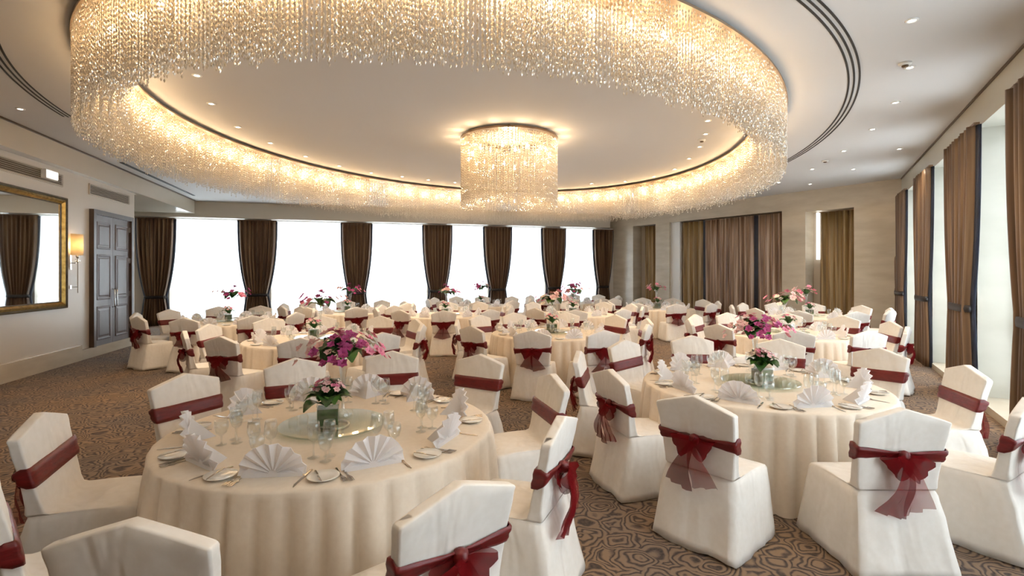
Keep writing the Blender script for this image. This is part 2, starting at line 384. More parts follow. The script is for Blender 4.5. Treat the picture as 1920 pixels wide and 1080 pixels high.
closed_drape(rbt(1529), rbt(1600)-.02, 3.60, M['gold_drape'], .22, 15, 'dark olive gold drape in the recess near the right corner')
tag(MB().prism([rbp(rbt(1521), .3), rbp(rbt(1530), .3), rbp(rbt(1530), .34), rbp(rbt(1521), .34)], 2.2, 3.6).build('window_slit', M['sign']), 'bright slit of daylight beside the olive gold drape', 'window')  # emissive panel in the recess, glows in place of outside daylight

# right wall: header, piers, windows in deep bays
rd = Vector((.597, 1)).normalized(); rn = Vector((rd.y, -rd.x))
def rp(Y, off=0): return (rw(Y)+rn.x*off, Y+rn.y*off)
cen = [12.75, 10.1, 7.44, 4.8, 2.15]
pier = [(c-.44, c+.44) for c in cen]
m_ = MB()
m_.prism([rp(Y0), rp(13.1), rp(13.1, .5), rp(Y0, .5)][::-1], 3.8, CEIL)
m_.prism([rp(13.19), rp(13.0), rp(13.0, .5), rp(13.19, .5)], 0, 3.8)
for a, b in pier: m_.prism([rp(a), rp(b), rp(b, .5), rp(a, .5)][::-1], 0, 3.8)
m_.prism([rp(Y0), rp(0.1), rp(0.1, .5), rp(Y0, .5)][::-1], 0, 3.8)
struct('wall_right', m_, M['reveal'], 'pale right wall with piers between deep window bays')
struct('trim_3', MB().prism([rp(Y0, -.02), rp(13.08, -.02), rp(13.08, .02), rp(Y0, .02)][::-1], CEIL-.03, CEIL-.002), M['dark_metal'], 'dark shadow gap along the right wall ceiling')  # solid strip, its dark colour stands in for shade in the groove
struct('baseboard_right', MB().prism([rp(.2, -.03), rp(13.0, -.03), rp(13.0, .33), rp(.2, .33)][::-1], 0, .10), M['marble'], 'low marble plinth along the right windows')
ang_r = math.atan2(rd.y, rd.x)
RN = ['far end right window', 'third right window from the camera', 'second right window from the camera', 'nearest right window']
edges = [(10.54, 12.31), (7.88, 9.66), (5.24, 7.0), (2.59, 4.36), (.1, 1.71)]
for k, (a, b) in enumerate(edges):
    wi += 1; mid = rp((a+b)/2, .44); ww = (b-a)*1.165
    nm = (RN+['right window beside the camera'])[k]
    window(wi, mid, ww, ang_r, 3.8, nm, nm)
    rows, uv = pleat_rows(ww-.02, .12, 3.79, int(ww*36), .018, int(ww*7), rows=3, seed=30+k)
    e = thing('sheer_curtain', 'white voile sheer inside the '+nm, 'curtain', (*rp((a+b)/2, .37), 0), ang_r, 'white voile sheers')
    sheet(rows, uv, 'voile', M['sheer'], e, .002); MB().box((0, 0, 3.792), (ww, .03, .014)).build('curtain_track', M['white_metal'], e)

# tied drapes
def tied(name_lab, mid, ang, w, ztop, tie, tfrac, seed, group, side_navy=(1, 1), bfrac=None):
    e = thing('tied_curtain', name_lab, 'curtain', (*mid, 0), ang, group)
    bfrac = bfrac or tfrac*1.35
    def wf(z):
        if z > tie:
            u = (z-tie)/(ztop-tie); return tfrac+(1-tfrac)*(1-(1-u)**2.5)
        u = (tie-z)/tie; return tfrac+(bfrac-tfrac)*min(1, u*1.4)**.7
    rows, uv = pleat_rows(w*.9, .02, ztop, 90, .05, 9, wf, 22, seed)
    sheet(rows, uv, 'drape', M['drape'], e)
    for s in (-1, 1):
        wd = .05+.07*side_navy[0 if s < 0 else 1]
        r2 = []
        for j in range(23):
            z = ztop+(.02-ztop)*j/22; W = w*.9*wf(z)/2
            r2.append([(s*W-(.02 if s > 0 else wd*.6), .03, z), (s*(W+wd*.4)-(0 if s > 0 else 0), .05, z), (s*(W+wd*.6)-(0), .075, z)])
        if s < 0: r2 = [[(s*(w*.9*wf(z_[0][2])/2)+(.02), .03, z_[0][2]), z_[1], z_[2]][::-1] for z_ in r2]
        sheet(r2, [(0, 0)]*(23*3), 'lining_edge', M['navy'], e)
    W = w*.9*tfrac/2+.03
    ring = [[(W*math.copysign(abs(math.cos(t))**.5, math.cos(t))*q, .02+.085*math.sin(t)*q, tie+dz) for t in [2*PI*i/28 for i in range(28)]] for q, dz in ((1, -.05), (1.04, 0), (1, .05))]
    MB().rings(ring).build('tieback', M['tie'], e, True)
    m = MB()
    m.box((0, .03, ztop+.012), (w*.95, .06, .03)); m.build('curtain_heading', M['drape'], e)
    return e
back_c = [(252, 331), (444, 521), (638, 699), (791, 849), (905, 961), (1014, 1062), (1111, 1150)]
BN = ['brown striped drape tied at far left of the back windows', 'brown drape tied back between first and second back windows', 'brown drape tied back between second and third back windows',
      'brown drape tied back between third and fourth back windows', 'brown drape tied back between fourth and fifth back windows', 'brown drape tied back between fifth and sixth back windows', 'last brown tied drape, in the back right corner']
for k, (a, b) in enumerate(back_c):
    ta, tb = t_of(a), t_of(b); tie = .98+.04*k
    tied(BN[k], bk((ta+tb)/2, -.06), ang_b, tb-ta, 3.655-.006*k, tie, .52, 50+k, 'tied drapes along the back windows', (.6, .6))
RNM = ['tied brown drape at the far right corner, navy lined', 'tied brown drape with wide navy lining, third from camera', 'tall tied brown drape with navy edge, second from camera', 'large brown drape at the right picture edge', 'brown drape beside the camera on right wall']
for k, c in enumerate(cen[:4]):
    tied(RNM[k], rp(c+.02, -.10), ang_r+PI, 1.78, 3.79, 1.30, .60, 70+k, 'tied drapes along the right windows', (1.6, .2) if k < 3 else (.6, .6), .80)

# ------------------------------------------------------------------ left wall objects
ld = Vector((-.269, 1)).normalized(); ln = Vector((ld.y, -ld.x))          # into the room
ang_l = math.atan2(ld.y, ld.x)                                            # local +x away from camera, local -y into room
def lp(px, off=0):
    p = Vector(col_on(px, (lw(0), 0), (lw(10), 10))); return p+ln*off
def lspan(a, b): return (lp(b)-lp(a)).length, (lp(a)+lp(b))/2
# double door
wd, md = lspan(167, 243)
door = thing('door_1', 'tall grey brown panelled double door in the left wall', 'door', (md.x, md.y, 0), ang_l); door['kind'] = 'structure'
z0, z1 = .21, 3.17
f = MB(); f.box((-wd/2+.05, -.03, (z0+z1)/2), (.10, .12, z1-z0)); f.box((wd/2-.05, -.03, (z0+z1)/2), (.10, .12, z1-z0)); f.box((0, -.03, z1-.05), (wd-.2, .12, .10)); f.build('door_frame', M['door_frame'], door)
lw_ = (wd-.2)/2
for s in (-1, 1):
    cx = s*lw_/2
    leaf = MB().box((cx, -.01, (z0+z1-.1)/2), (lw_-.008, .05, z1-.1-z0)).build('door_leaf', M['door'], door)
    for a, b in ((z0+.12, z0+.86), (z0+1.0, z0+2.0), (z0+2.12, z1-.24)):
        m_ = MB(); w2 = lw_-.22; h2 = b-a; zc = (a+b)/2
        o_ = [(cx-w2/2, a), (cx+w2/2, a), (cx+w2/2, b), (cx-w2/2, b)]
        def rr(i, y): return [(cx+(x-cx)*(1-i*2/w2), y, zc+(z-zc)*(1-i*2/h2)) for x, z in o_]
        m_.rings([rr(0, -.036), rr(.012, -.052), rr(.03, -.052), rr(.045, -.040), rr(.07, -.040), rr(.10, -.050)], cap0=False)
        m_.build('door_panel', M['door'], leaf)
    hx = s*.055
    m_ = MB(); m_.tube([(hx, -.05, 1.02), (hx, -.10, 1.04), (hx, -.10, 1.42), (hx, -.05, 1.44)], .012, 8); m_.build('door_handle', M['chrome'], leaf, True)
for z in (.5, 1.3, 2.1, 2.85): MB().box((wd/2-.11, -.05, z), (.02, .03, .12)).build('hinge', M['chrome'], door)
# mirror
Pm = lp(118); mw, mh = 2.5, 2.14; mc = Pm-ld*mw/2
mir = thing('wall_mirror', 'large gilt-framed wall mirror on the left wall, cut by picture edge', 'mirror', (mc.x+ln.x*.01, mc.y+ln.y*.01, 2.19), ang_l)
def frame(mb, w0, h0, w1, h1, y0, y1):
    def r(w, h, y): return [(-w/2, y, -h/2), (w/2, y, -h/2), (w/2, y, h/2), (-w/2, y, h/2)]
    mb.rings([r(w0, h0, 0), r(w0, h0, y0), r((w0+w1)/2, (h0+h1)/2, y1), r(w1, h1, y0*.5), r(w1, h1, 0)], closed=True); return mb
frame(MB(), mw, mh, mw-.09, mh-.09, -.07, -.085).build('outer_moulding', M['frame_dark'], mir)
frame(MB(), mw-.09, mh-.09, mw-.24, mh-.24, -.06, -.075).build('gilt_frame', M['gold'], mir)
frame(MB(), mw-.24, mh-.24, mw-.29, mh-.29, -.025, -.03).build('inner_bead', M['frame_dark'], mir)
MB().box((0, -.012, 0), (mw-.26, .012, mh-.26)).build('mirror_glass', M['mirror'], mir)
# sconce
ps = lp(134)
sc = thing('wall_sconce', 'chrome wall sconce with lit cream half shade beside the mirror', 'lamp', (ps.x, ps.y, 0), ang_l)
m_ = MB(); prof = []
def half(r, z, n=14): return [(r*1.0*math.cos(PI*i/n), -.06-r*.8*math.sin(PI*i/n), z) for i in range(n+1)]
rows = [half(.155, 2.16), half(.155, 2.58)]; m_.grid(rows)
rows2 = [half(.150, 2.58), half(.150, 2.16)]; m_.grid(rows2); m_.build('lamp_shade', M['lampshade'], sc, True)
MB().lathe([(.001, 2.30), (.02, 2.32), (.03, 2.36), (.02, 2.41), (.001, 2.42)], 10, (0, -.10, 0)).build('bulb', emit('sconce_bulb', WARM, 30), sc, True)
MB().lathe([(.022, 2.10), (.03, 2.14), (.012, 2.18), (.012, 2.30)], 12, (0, -.10, 0)).build('lamp_holder', M['chrome'], sc, True)
m_ = MB(); m_.box((-.07, -.012, 2.02), (.06, .025, .30)); m_.tube([(-.07, -.02, 2.0), (-.04, -.09, 2.0), (0, -.10, 2.04), (0, -.10, 2.12)], .010, 8); m_.build('arm', M['chrome'], sc)
for k in range(5):
    a = 2*PI*k/5; MB().lathe([(.001, 2.0), (.014, 2.03), (.01, 2.07), (.002, 2.10)], 6, (.035*math.cos(a), -.10+.035*math.sin(a), -.0)).build('crystal_drop', M['glass'], sc)
m_ = MB(); m_.tube([(.03, -.09, 2.06), (.03, -.09, 1.40)], .009, 8); m_.tube([(.03, -.09, 1.52), (-.05, -.03, 1.52)], .007, 6); m_.box((-.06, -.01, 1.52), (.05, .02, .07)); m_.build('drop_rod', M['chrome'], sc)
# vents
def vent(a, b, z0, z1, label):
    w_, mid = lspan(a, b); mid = mid+ln*.0
    e = thing('air_vent', label, 'vent', (mid.x, mid.y, 0), ang_l, 'long linear vents under the left soffit')
    f = MB(); f.box((0, -.012, z0+.01), (w_, .024, .02)); f.box((0, -.012, z1-.01), (w_, .024, .02)); f.box((-w_/2+.01, -.012, (z0+z1)/2), (.02, .024, z1-z0-.04)); f.box((w_/2-.01, -.012, (z0+z1)/2), (.02, .024, z1-z0-.04))
    f.build('vent_frame', M['soffit'], e)
    for k in range(6):
        z = z0+.035+(z1-z0-.07)*k/5; MB().box((0, -.012, z), (w_-.04, .03, .006), rx=.6).build('slat', M['marble'], e)
    MB().box((0, -.002, (z0+z1)/2), (w_-.04, .003, z1-z0-.04)).build('backing', M['dark_metal'], e)
vent(166, 241, 3.47, 3.71, 'long beige air vent above the double door')
vent(-60, 116, 3.47, 3.71, 'long beige air vent above the wall mirror')
pe = lp(87, .0)
e = thing('emergency_light', 'lit white emergency light box under soffit above mirror', 'light', (pe.x, pe.y, 3.62), ang_l)
MB().box((0, -.05, .0), (.36, .08, .17)).build('housing', M['white_metal'], e); MB().box((0, -.094, 0), (.33, .01, .13)).build('diffuser', M['sign'], e)
pk = lp(254)
e = thing('wall_socket', 'black wall socket right of the double door', 'socket', (pk.x, pk.y, .48), ang_l); MB().box((0, -.006, 0), (.15, .012, .09)).build('cover_plate', M['black'], e)
for sx in (-.035, .035): MB().box((sx, -.014, 0), (.05, .006, .05)).build('socket_face', M['dark_metal'], e)
struct('trim_4', MB().prism([(fa(Y)+.0+q, Y) for Y, q in ((11.2, .28), (16.0, .28), (16.0, .36), (11.2, .36))][::-1], CEIL-.012, CEIL+.001), M['black'], 'straight air slot in ceiling beside the left soffit')

# ------------------------------------------------------------------ ceiling: slots, downlights
def ell(c, a, b, th, t):
    x, y = a*math.cos(t), b*math.sin(t); return (c[0]+x*math.cos(th)-y*math.sin(th), c[1]+x*math.sin(th)+y*math.cos(th))
def arc_slot(t0, t1_, off, label):
    n = 90; pin, pout = [], []
    for i in range(n+1):
        t = t0+(t1_-t0)*i/n
        pin.append(ell((-.74, 12.12), 6.83+off-.011, 9.01+off-.011, math.radians(-5.15), t)); pout.append(ell((-.74, 12.12), 6.83+off+.011, 9.01+off+.011, math.radians(-5.15), t))
    m_ = MB(); rs = [[(*pin[i], CEIL-.006), (*pout[i], CEIL-.006), (*pout[i], CEIL+.001), (*pin[i], CEIL+.001)] for i in range(n+1)]
    m_.rings(rs); return tag(m_.build('ceiling_air_slot', M['black']), label, 'vent', 'curved ceiling air slots')
rp_ = ['inner', 'middle', 'outer']
for k, off in enumerate((-.058, 0, .058)):
    arc_slot(-1.35, .12, off, rp_[k]+' of three dark curved air slots at right of chandelier')
    arc_slot(PI+.55, PI+1.35, off, rp_[k]+' of three dark curved air slots at left of chandelier')

dl = [(1710, 38), (1706, 126), (1679, 192), (1636, 242), (1686, 279), (1582, 283), (1523, 317), (1600, 317), (1460, 342), (1519, 345), (38, 204),
      (369, 141), (396, 194), (446, 238), (507, 268), (573, 293), (636, 311), (696, 324), (754, 331), (803, 337), (853, 342),
      (1327, 226), (1323, 251), (1312, 275), (1292, 297), (1265, 317), (1226, 331), (1172, 340), (1109, 344)]
ords = ['first', 'second', 'third', 'fourth', 'fifth', 'sixth', 'seventh', 'eighth', 'ninth', 'tenth']
dlab = ['largest lit downlight at top right of the ceiling', 'lit downlight next to the smoke detector at right', 'lit downlight third down the right ceiling', 'lit downlight below the curved slots at right',
        'lit downlight closest to the right wall', 'lit downlight left of the one closest to right wall', 'faint lit downlight before the marble wall, left one', 'faint lit downlight before the marble wall, right one',
        'lit downlight just right of the crystal ring', 'lit downlight lowest in the right ceiling', 'lit downlight at far left above the soffit']
dlab += [ords[k]+' lit downlight from left along inside of the crystal ring' for k in range(10)]
dlab += [['topmost', 'second from top', 'third from top', 'fourth from top', 'fifth from top', 'sixth from top', 'seventh from top', 'last'][k]+' lit downlight inside the ring at right of drum' for k in range(8)]
sp = bpy.data.lights.new('downlight_beam', 'SPOT'); sp.energy = SPOT_W; sp.color = (1, .80, .58); sp.spot_size = math.radians(95); sp.spot_blend = .8; sp.shadow_soft_size = .05
def downlight(x, y, label, warm=True):
    e = thing('downlight', label, 'ceiling light', (x, y, CEIL), 0, 'recessed ceiling downlights')
    MB().lathe([(.032, -.004), (.036, -.010), (.055, -.008), (.058, 0.0)], 18).build('trim_ring', M['white_metal'], e, True)
    MB().lathe([(.001, -.005), (.031, -.005), (.031, -.002), (.001, -.002)], 14).build('lamp_lens', M['lens'], e)
    o = bpy.data.objects.new('beam', sp); C.objects.link(o); o.parent = e; o.location = (0, 0, -.03)
for (px, py), lb in zip(dl, dlab): downlight(*at(px, py, CEIL), lb)
for k, (x, y) in enumerate([(-4.6, 2.6), (1.5, 3.2), (-.5, .5), (1.2, 1.2)]):  # out-of-view downlights, the last two added to brighten the front napkins
    downlight(x, y, 'lit downlight over the camera position, '+ords[k]+' from left')
for px, py, lb in ((1697, 118, 'white smoke detector beside a downlight at upper right'), (1547, 301, 'white smoke detector on the far right ceiling'), (1316, 262, 'white smoke detector inside the ring at right')):
    e = thing('smoke_detector', lb, 'detector', (*at(px, py, CEIL), CEIL), 0, 'ceiling smoke detectors')
    MB().lathe([(.065, 0), (.065, -.018), (.05, -.03)], 18).build('base', M['white_metal'], e, True); MB().lathe([(.035, -.029), (.033, -.045), (.01, -.05)], 14).build('sensor_head', M['dark_metal'], e, True)

# ------------------------------------------------------------------ crystal chandeliers
EC, EA, EB, ETH = (-.39, 9.5), 5.75, 4.51, math.radians(64)
def offs(t, w):
    e = 1e-4; x0, y0 = ell(EC, EA, EB, ETH, t-e); x1, y1 = ell(EC, EA, EB, ETH, t+e); d = math.hypot(x1-x0, y1-y0)
    x, y = ell(EC, EA, EB, ETH, t); return (x+(y1-y0)/d*w, y-(x1-x0)/d*w)
def even(n, w):
    K = 4000; pts = [offs(2*PI*i/K, w) for i in range(K+1)]; s = [0]
    for i in range(K): s.append(s[-1]+math.dist(pts[i], pts[i+1]))
    out = []; j = 0
    for k in range(n):
        q = s[-1]*(k+.5)/n
        while s[j+1] < q: j += 1
        out.append(pts[j])
    return out
BEAD = .042
def strand(mb, x, y, z1, length, rot=0, r=.0095):
    z1 -= random.random()*BEAD
    n = int(length/BEAD)
    for k in range(n):
        b = len(mb.v); z = z1-(k+.5)*BEAD; h = BEAD*.46; a = rot+k*.7
        c, s_ = math.cos(a)*r, math.sin(a)*r
        mb.v += [(x, y, z+h), (x+c, y+s_, z), (x-s_, y+c, z), (x-c, y-s_, z), (x+s_, y-c, z), (x, y, z-h)]
        mb.f += [(b, b+1, b+2), (b, b+2, b+3), (b, b+3, b+4), (b, b+4, b+1), (b+5, b+2, b+1), (b+5, b+3, b+2), (b+5, b+4, b+3), (b+5, b+1, b+4)]
ringc = thing('ring_chandelier', 'huge oval chandelier ring of hanging crystal bead strands', 'chandelier', (EC[0], EC[1], CEIL))
def P(o, x, y, z): return (x-o.location.x, y-o.location.y, z-o.location.z)
n = 160; rs = []
for i in range(n):
    t = 2*PI*i/n; p = [offs(t, -.04), offs(t, .375)]
    rs.append([P(ringc, *p[0], 4.19), P(ringc, *p[1], 4.19), P(ringc, *p[1], 4.215), P(ringc, *p[0], 4.215)])
MB().rings(rs, closed=True).build('ceiling_plate', M['rim'], ringc)
for i in range(16):
    x, y = offs(2*PI*(i+.5)/16, .18); MB().box(P(ringc, x, y, 4.232), (.04, .04, .036)).build('hanger', M['dark_metal'], ringc)
strand_protos = []
for L_ in (.61, .64, .67):
    mb = MB(); strand(mb, 0, 0, 0, L_); strand_protos.append(mb.mesh('crystal_strand', M['crystal']))
rest = MB(); cand = []
for row, (w_, base) in enumerate(((0, .68), (.07, .70), (.14, .77), (.22, .80), (.29, .83), (.36, .86))):
    for x, y in even(820, w_):
        if y < .3: continue
        if row == 0 and y < 6 and HY-F*(3.5-H)/y > -30 and -20 < CX+F*x/y < 1940: cand.append((x, y))
        else: strand(rest, *P(ringc, x, y, 4.19), base+random.uniform(-.05, .05), random.random()*3)
cand.sort(key=lambda p: -p[1])
for k, (x, y) in enumerate(cand):
    if k < 290: o = link('crystal_strand', strand_protos[random.randrange(3)], ringc, P(ringc, x, y, 4.19-random.random()*.04), random.random()*3)
    else: strand(rest, *P(ringc, x, y, 4.19), .64)
rest.build('strand_curtain', M['crystal'], ringc)['kind'] = 'stuff'
bulb_me = MB().lathe([(.002, -.035), (.02, -.022), (.022, 0), (.015, .025), (.007, .05), (.002, .055)], 8).mesh('bulb', M['bulb'], True)
for x, y in even(84, .20):
    link('bulb', bulb_me, ringc, P(ringc, x, y, 3.95))
pl = bpy.data.lights.new('ring_glow', 'POINT'); pl.energy = GLOW_W; pl.color = WARM; pl.shadow_soft_size = .08
for x, y in even(64, .10):
    o = bpy.data.objects.new('glow', pl); C.objects.link(o); o.parent = ringc; o.location = P(ringc, x, y, 4.02)

drum = thing('drum_chandelier', 'round crystal drum chandelier hanging inside the oval ring', 'chandelier', (-.05, 9.1, CEIL))
MB().lathe([(.60, -.075), (.875, -.075), (.875, -.045), (.60, -.045)], 64, closed=True).build('ceiling_plate', M['dark_metal'], drum)
for k in range(8): a = 2*PI*k/8; MB().box((.74*math.cos(a), .74*math.sin(a), -.024), (.04, .04, .045)).build('hanger', M['dark_metal'], drum)
pm = []
for L_ in (1.13, 1.16, 1.19):
    mb = MB(); strand(mb, 0, 0, 0, L_, 0, .010); pm.append(mb.mesh('crystal_strand', M['crystal']))
for k in range(200): a = 2*PI*k/200; link('crystal_strand', pm[random.randrange(3)], drum, (.86*math.cos(a), .86*math.sin(a), -.07-random.random()*.03), a)
rest = MB()
for r, nn in ((.825, 130), (.78, 90), (.70, 70), (.62, 50)):
    for k in range(nn): a = 2*PI*(k+random.random()*.5)/nn; strand(rest, r*math.cos(a), r*math.sin(a), -.07, random.uniform(1.0, 1.14), a, .010)
rest.build('strand_curtain', M['crystal'], drum)['kind'] = 'stuff'
for k in range(22): a = 2*PI*k/22; link('bulb', bulb_me, drum, (.74*math.cos(a), .74*math.sin(a), -.33-.08*(k % 2)))
pd = bpy.data.lights.new('drum_glow', 'POINT'); pd.energy = DRUM_W; pd.color = WARM; pd.shadow_soft_size = .15
o = bpy.data.objects.new('glow', pd); C.objects.link(o); o.parent = drum; o.location = (0, 0, -.4)
pd2 = bpy.data.lights.new('drum_rim_glow', 'POINT'); pd2.energy = GLOW_W*.2; pd2.color = WARM; pd2.shadow_soft_size = .06
for k in range(14):
    a = 2*PI*k/14; o = bpy.data.objects.new('glow', pd2); C.objects.link(o); o.parent = drum; o.location = (.97*math.cos(a), .97*math.sin(a), -.14)

# ------------------------------------------------------------------ chairs  (local +y = sitter's front)
def rrect(hw, y0, y1, n=6, k=10):
    pts = []; cy, hd = (y0+y1)/2, (y1-y0)/2
    for side in range(4):
        for i in range(k):
            u = -1+2*i/k; x, y = [(u, -1), (1, u), (-u, 1), (-1, -u)][side]
            f_ = (abs(x)**n+abs(y)**n)**(-1/n)
            pts.append((x*f_*hw, cy+y*f_*hd))
    return pts
def back_y(z):            # centre line of the leaning backrest
    return -.215-.11*max(0, (z-.48))/.5
def cover_mesh(seed):
    rnd = random.Random(seed); ph = rnd.uniform(0, 6); rings = []
    NB = 10
    lv = [(0.0, .306, -.378, .275, 1), (.06, .300, -.366, .270, .9), (.14, .290, -.347, .263, .75), (.24, .278, -.325, .254, .5), (.34, .268, -.310, .247, .3), (.42, .256, -.284, .240, .12), (.455, .252, -.276, .236, .03), (.475, .243, -.270, .222, 0)]
    for z, hw, yb, yf, am in lv:
        r = []
        for i, (x, y) in enumerate(rrect(hw, yb, yf, 26, NB)):
            a = math.atan2(y, x); d = 1+am*.020*math.sin(7*a+ph)+am*.022*math.sin(13*a+ph*2)
            zz = z if z > .01 else .008+.010*math.sin(5*a+ph)
            r.append((x*d, (y+.03)*d-.03, max(zz, .004)))
        rings.append(r)
    for z, hw, fy in ((.485, .238, .15), (.49, .238, .0), (.488, .238, -.14)):
        rings.append([(x, y, z) for x, y in rrect(hw, -.274, fy, 14, NB)])
    for z in (.50, .54, .60, .66, .72, .78, .84, .885):
        c = back_y(z); hw = .240+.034*(z-.5)/.4; th = .030+.008*(z < .53)
        w_ = .004*math.sin(z*40+ph)
        ry = min(c-th, c-th) - .022*max(0, 1-(z-.5)/.2)
        rings.append([(x, y+w_*math.cos(x*20), z+.05*(z > .7)*(z-.7)/.185*(1-min(1, abs(x)/hw))) for x, y in rrect(hw, ry, c+th, 16, NB)])
    for k, (dz, sc) in enumerate(((.0, 1), (.007, .93), (.009, .6))):
        z = .905; c = back_y(z); th = .030*sc; hw = .274-.004*k
        rings.append([(x, y, z+dz+.082*(1-min(1, abs(x)/.274))**.95) for x, y in rrect(hw, c-th, c+th, 16, NB)])
    mb = MB(); mb.rings(rings, cap1=False)
    n = (len(rings)-1)*4*NB                      # close the top seam by a strip
    for i in range(NB-1): a, b = n+i, n+i+1; c, d = n+3*NB-1-i, n+3*NB-i; mb.f.append((a, b, c, d))
    a = n+NB-1
    mb.f.append(tuple([n+NB-1, n+NB, n+NB+1]+[n+NB+j for j in range(2, NB+1)]+[n+2*NB+1] if False else [n+NB-1]+[n+NB+j for j in range(0, NB+2)]))
    mb.f.append(tuple([n+3*NB-1]+[n+3*NB+j for j in range(0, NB)]+[n, n+1]))
    return mb.mesh('chair_cover', M['cover'], True)
def sash_mesh(seed):
    rnd = random.Random(seed); rings = []; z0 = .655+rnd.uniform(-.012, .012); tl = rnd.uniform(-.02, .02)
    prof = [(z0, .001), (z0+.004, .010), (z0+.03, .013), (z0+.055, .009), (z0+.082, .013), (z0+.108, .010), (z0+.112, .001)]
    for z, e in prof:
        c = back_y(z); hw = .241+.034*(z-.5)/.4+e; r = []
        for x, y in rrect(hw, c-.031-e, c+.031+e, 14, 10):
            rear = max(0, -(y-c))/(.04); pinch = 1-min(.62, .40*max(0, rear)+.5*max(0, rear)*max(0, 1-abs(x)/.2))
            r.append((x, y, z0+.056+(z-z0-.056)*pinch+tl*x/.25))
        rings.append(r)
    return MB().rings(rings, cap0=False, cap1=False).mesh('sash', M['sash'], True)
def ribbon(path, widths, up, wav=0, seed=0, n=7):
    rnd = random.Random(seed); ph = rnd.uniform(0, 6); rows = []
    for j, (p, w_) in enumerate(zip(path, widths)):
        p = Vector(p); r = []
        for i in range(n+1):
            u = i/n-.5; q = p+Vector(up[j] if isinstance(up, list) else up)*u*w_
            q += Vector((0, -1, 0))*wav*w_*math.sin(u*14+ph+j*.5); r.append(q)
        rows.append(r)
    return rows
def bow_parts(seed):
    rnd = random.Random(seed); zc = .71; yb = back_y(zc)-.055; out = []
    droop = rnd.uniform(.45, .9)
    kn = MB(); kn.lathe([(.004, -.035), (.026, -.026), (.034, 0), (.028, .026), (.004, .036)], 10, (0, 0, 0))
    out.append(('bow_knot', kn.mesh('bow_knot', M['sash'], True), (0, yb, zc), None))
    for s in (-1, 1):
        path = []; wd = []; k = 12; Lr = rnd.uniform(.12, .16)
        for j in range(k+1):
            t = j/k; a = t*2*PI; rr_ = Lr*(1-math.cos(a))/2
            path.append((s*rr_*math.cos(droop), yb-.035*math.sin(a)-.02, zc-rr_*math.sin(droop)*.9)); wd.append(.03+.13*math.sin(PI*t)**.8)
        up = (s*math.sin(droop), 0, math.cos(droop))
        mb = MB().grid(ribbon(path, wd, up, .07, seed+s)); out.append(('bow_loop', mb.mesh('bow_loop', M['organza'], True), None, None))
    for s in (-1, 1):
        path = []; wd = []; k = 12; Lt = rnd.uniform(.24, .34); sx = s*rnd.uniform(.15, .5)
        for j in range(k+1):
            t = j/k; path.append((sx*Lt*t*.9, yb-.03-.03*math.sin(t*4)-.02*t, zc-.01-Lt*t)); wd.append(.035+.15*t)
        mb = MB().grid(ribbon(path, wd, (1, 0, .25*s), .10, seed+5+s)); out.append(('bow_tail', mb.mesh('bow_tail', M['organza_pale'] if s > 0 else M['organza'], True), None, None))
    return out
def chair_proto(seed, split=True):
    e = thing('banquet_chair', '', 'chair')
    link('chair_cover', cover_mesh(seed), e); link('sash', sash_mesh(seed), e)
    ps_ = bow_parts(seed)
    if split:
        for nm, me, loc, _ in ps_: link(nm, me, e, loc)
    else:
        k = MB()
        for nm, me, loc, _ in ps_:
            b = len(k.v); l = loc or (0, 0, 0)
            k.v += [(v.co.x+l[0], v.co.y+l[1], v.co.z+l[2]) for v in me.vertices]; k.f += [tuple(b+i for i in p.vertices) for p in me.polygons]
        k.build('bow', M['organza'], e, True)
    return e
near_ch = [chair_proto(s) for s in (101, 102, 103)]
far_ch = [chair_proto(s, False) for s in (111, 112, 113)]

# ------------------------------------------------------------------ tables
def cloth_mesh(R, seed, folds=40):
    rnd = random.Random(seed); n = folds*8; am = [rnd.uniform(.5, 1.3) for _ in range(folds)]; rs = []
    lv = [(.25, .760, 0), (.7*R, .760, 0), (R-.03, .760, 0), (R-.008, .757, .03), (R, .748, .15), (R+.002, .72, .5), (R+.006, .66, .85), (R+.012, .56, 1.1), (R+.022, .40, 1.25), (R+.034, .22, 1.35), (R+.046, .07, 1.45), (R+.052, .006, 1.5)]
    for r, z, a in lv:
        q = []
        for i in range(n):
            t = 2*PI*i/n; k = int(i/8) % folds
            d = a*.026*am[k]*(abs(math.cos(t*folds/2+.8*math.sin(t*3)))**.6*2-1)+a*.008*math.sin(t*11+seed)
            q.append(((r+d)*math.cos(t), (r+d)*math.sin(t), z))
        rs.append(q)
    mb = MB(); mb.rings(rs, cap0=True, cap1=False)
    mb.f = [tuple(reversed(f)) for f in mb.f]
    return mb.mesh('tablecloth', M['cloth'], True)
cl_mesh = [cloth_mesh(1.05, s) for s in (1, 2, 3)]
top_me = MB().lathe([(.02, .700), (1.03, .700), (1.03, .735), (.02, .735)], 40).mesh('tabletop', M['door_frame'])
ped_me = MB().lathe([(.34, 0), (.34, .03), (.06, .07), (.045, .35), (.05, .66), (.22, .69)], 20).mesh('pedestal', M['door_frame'], True)

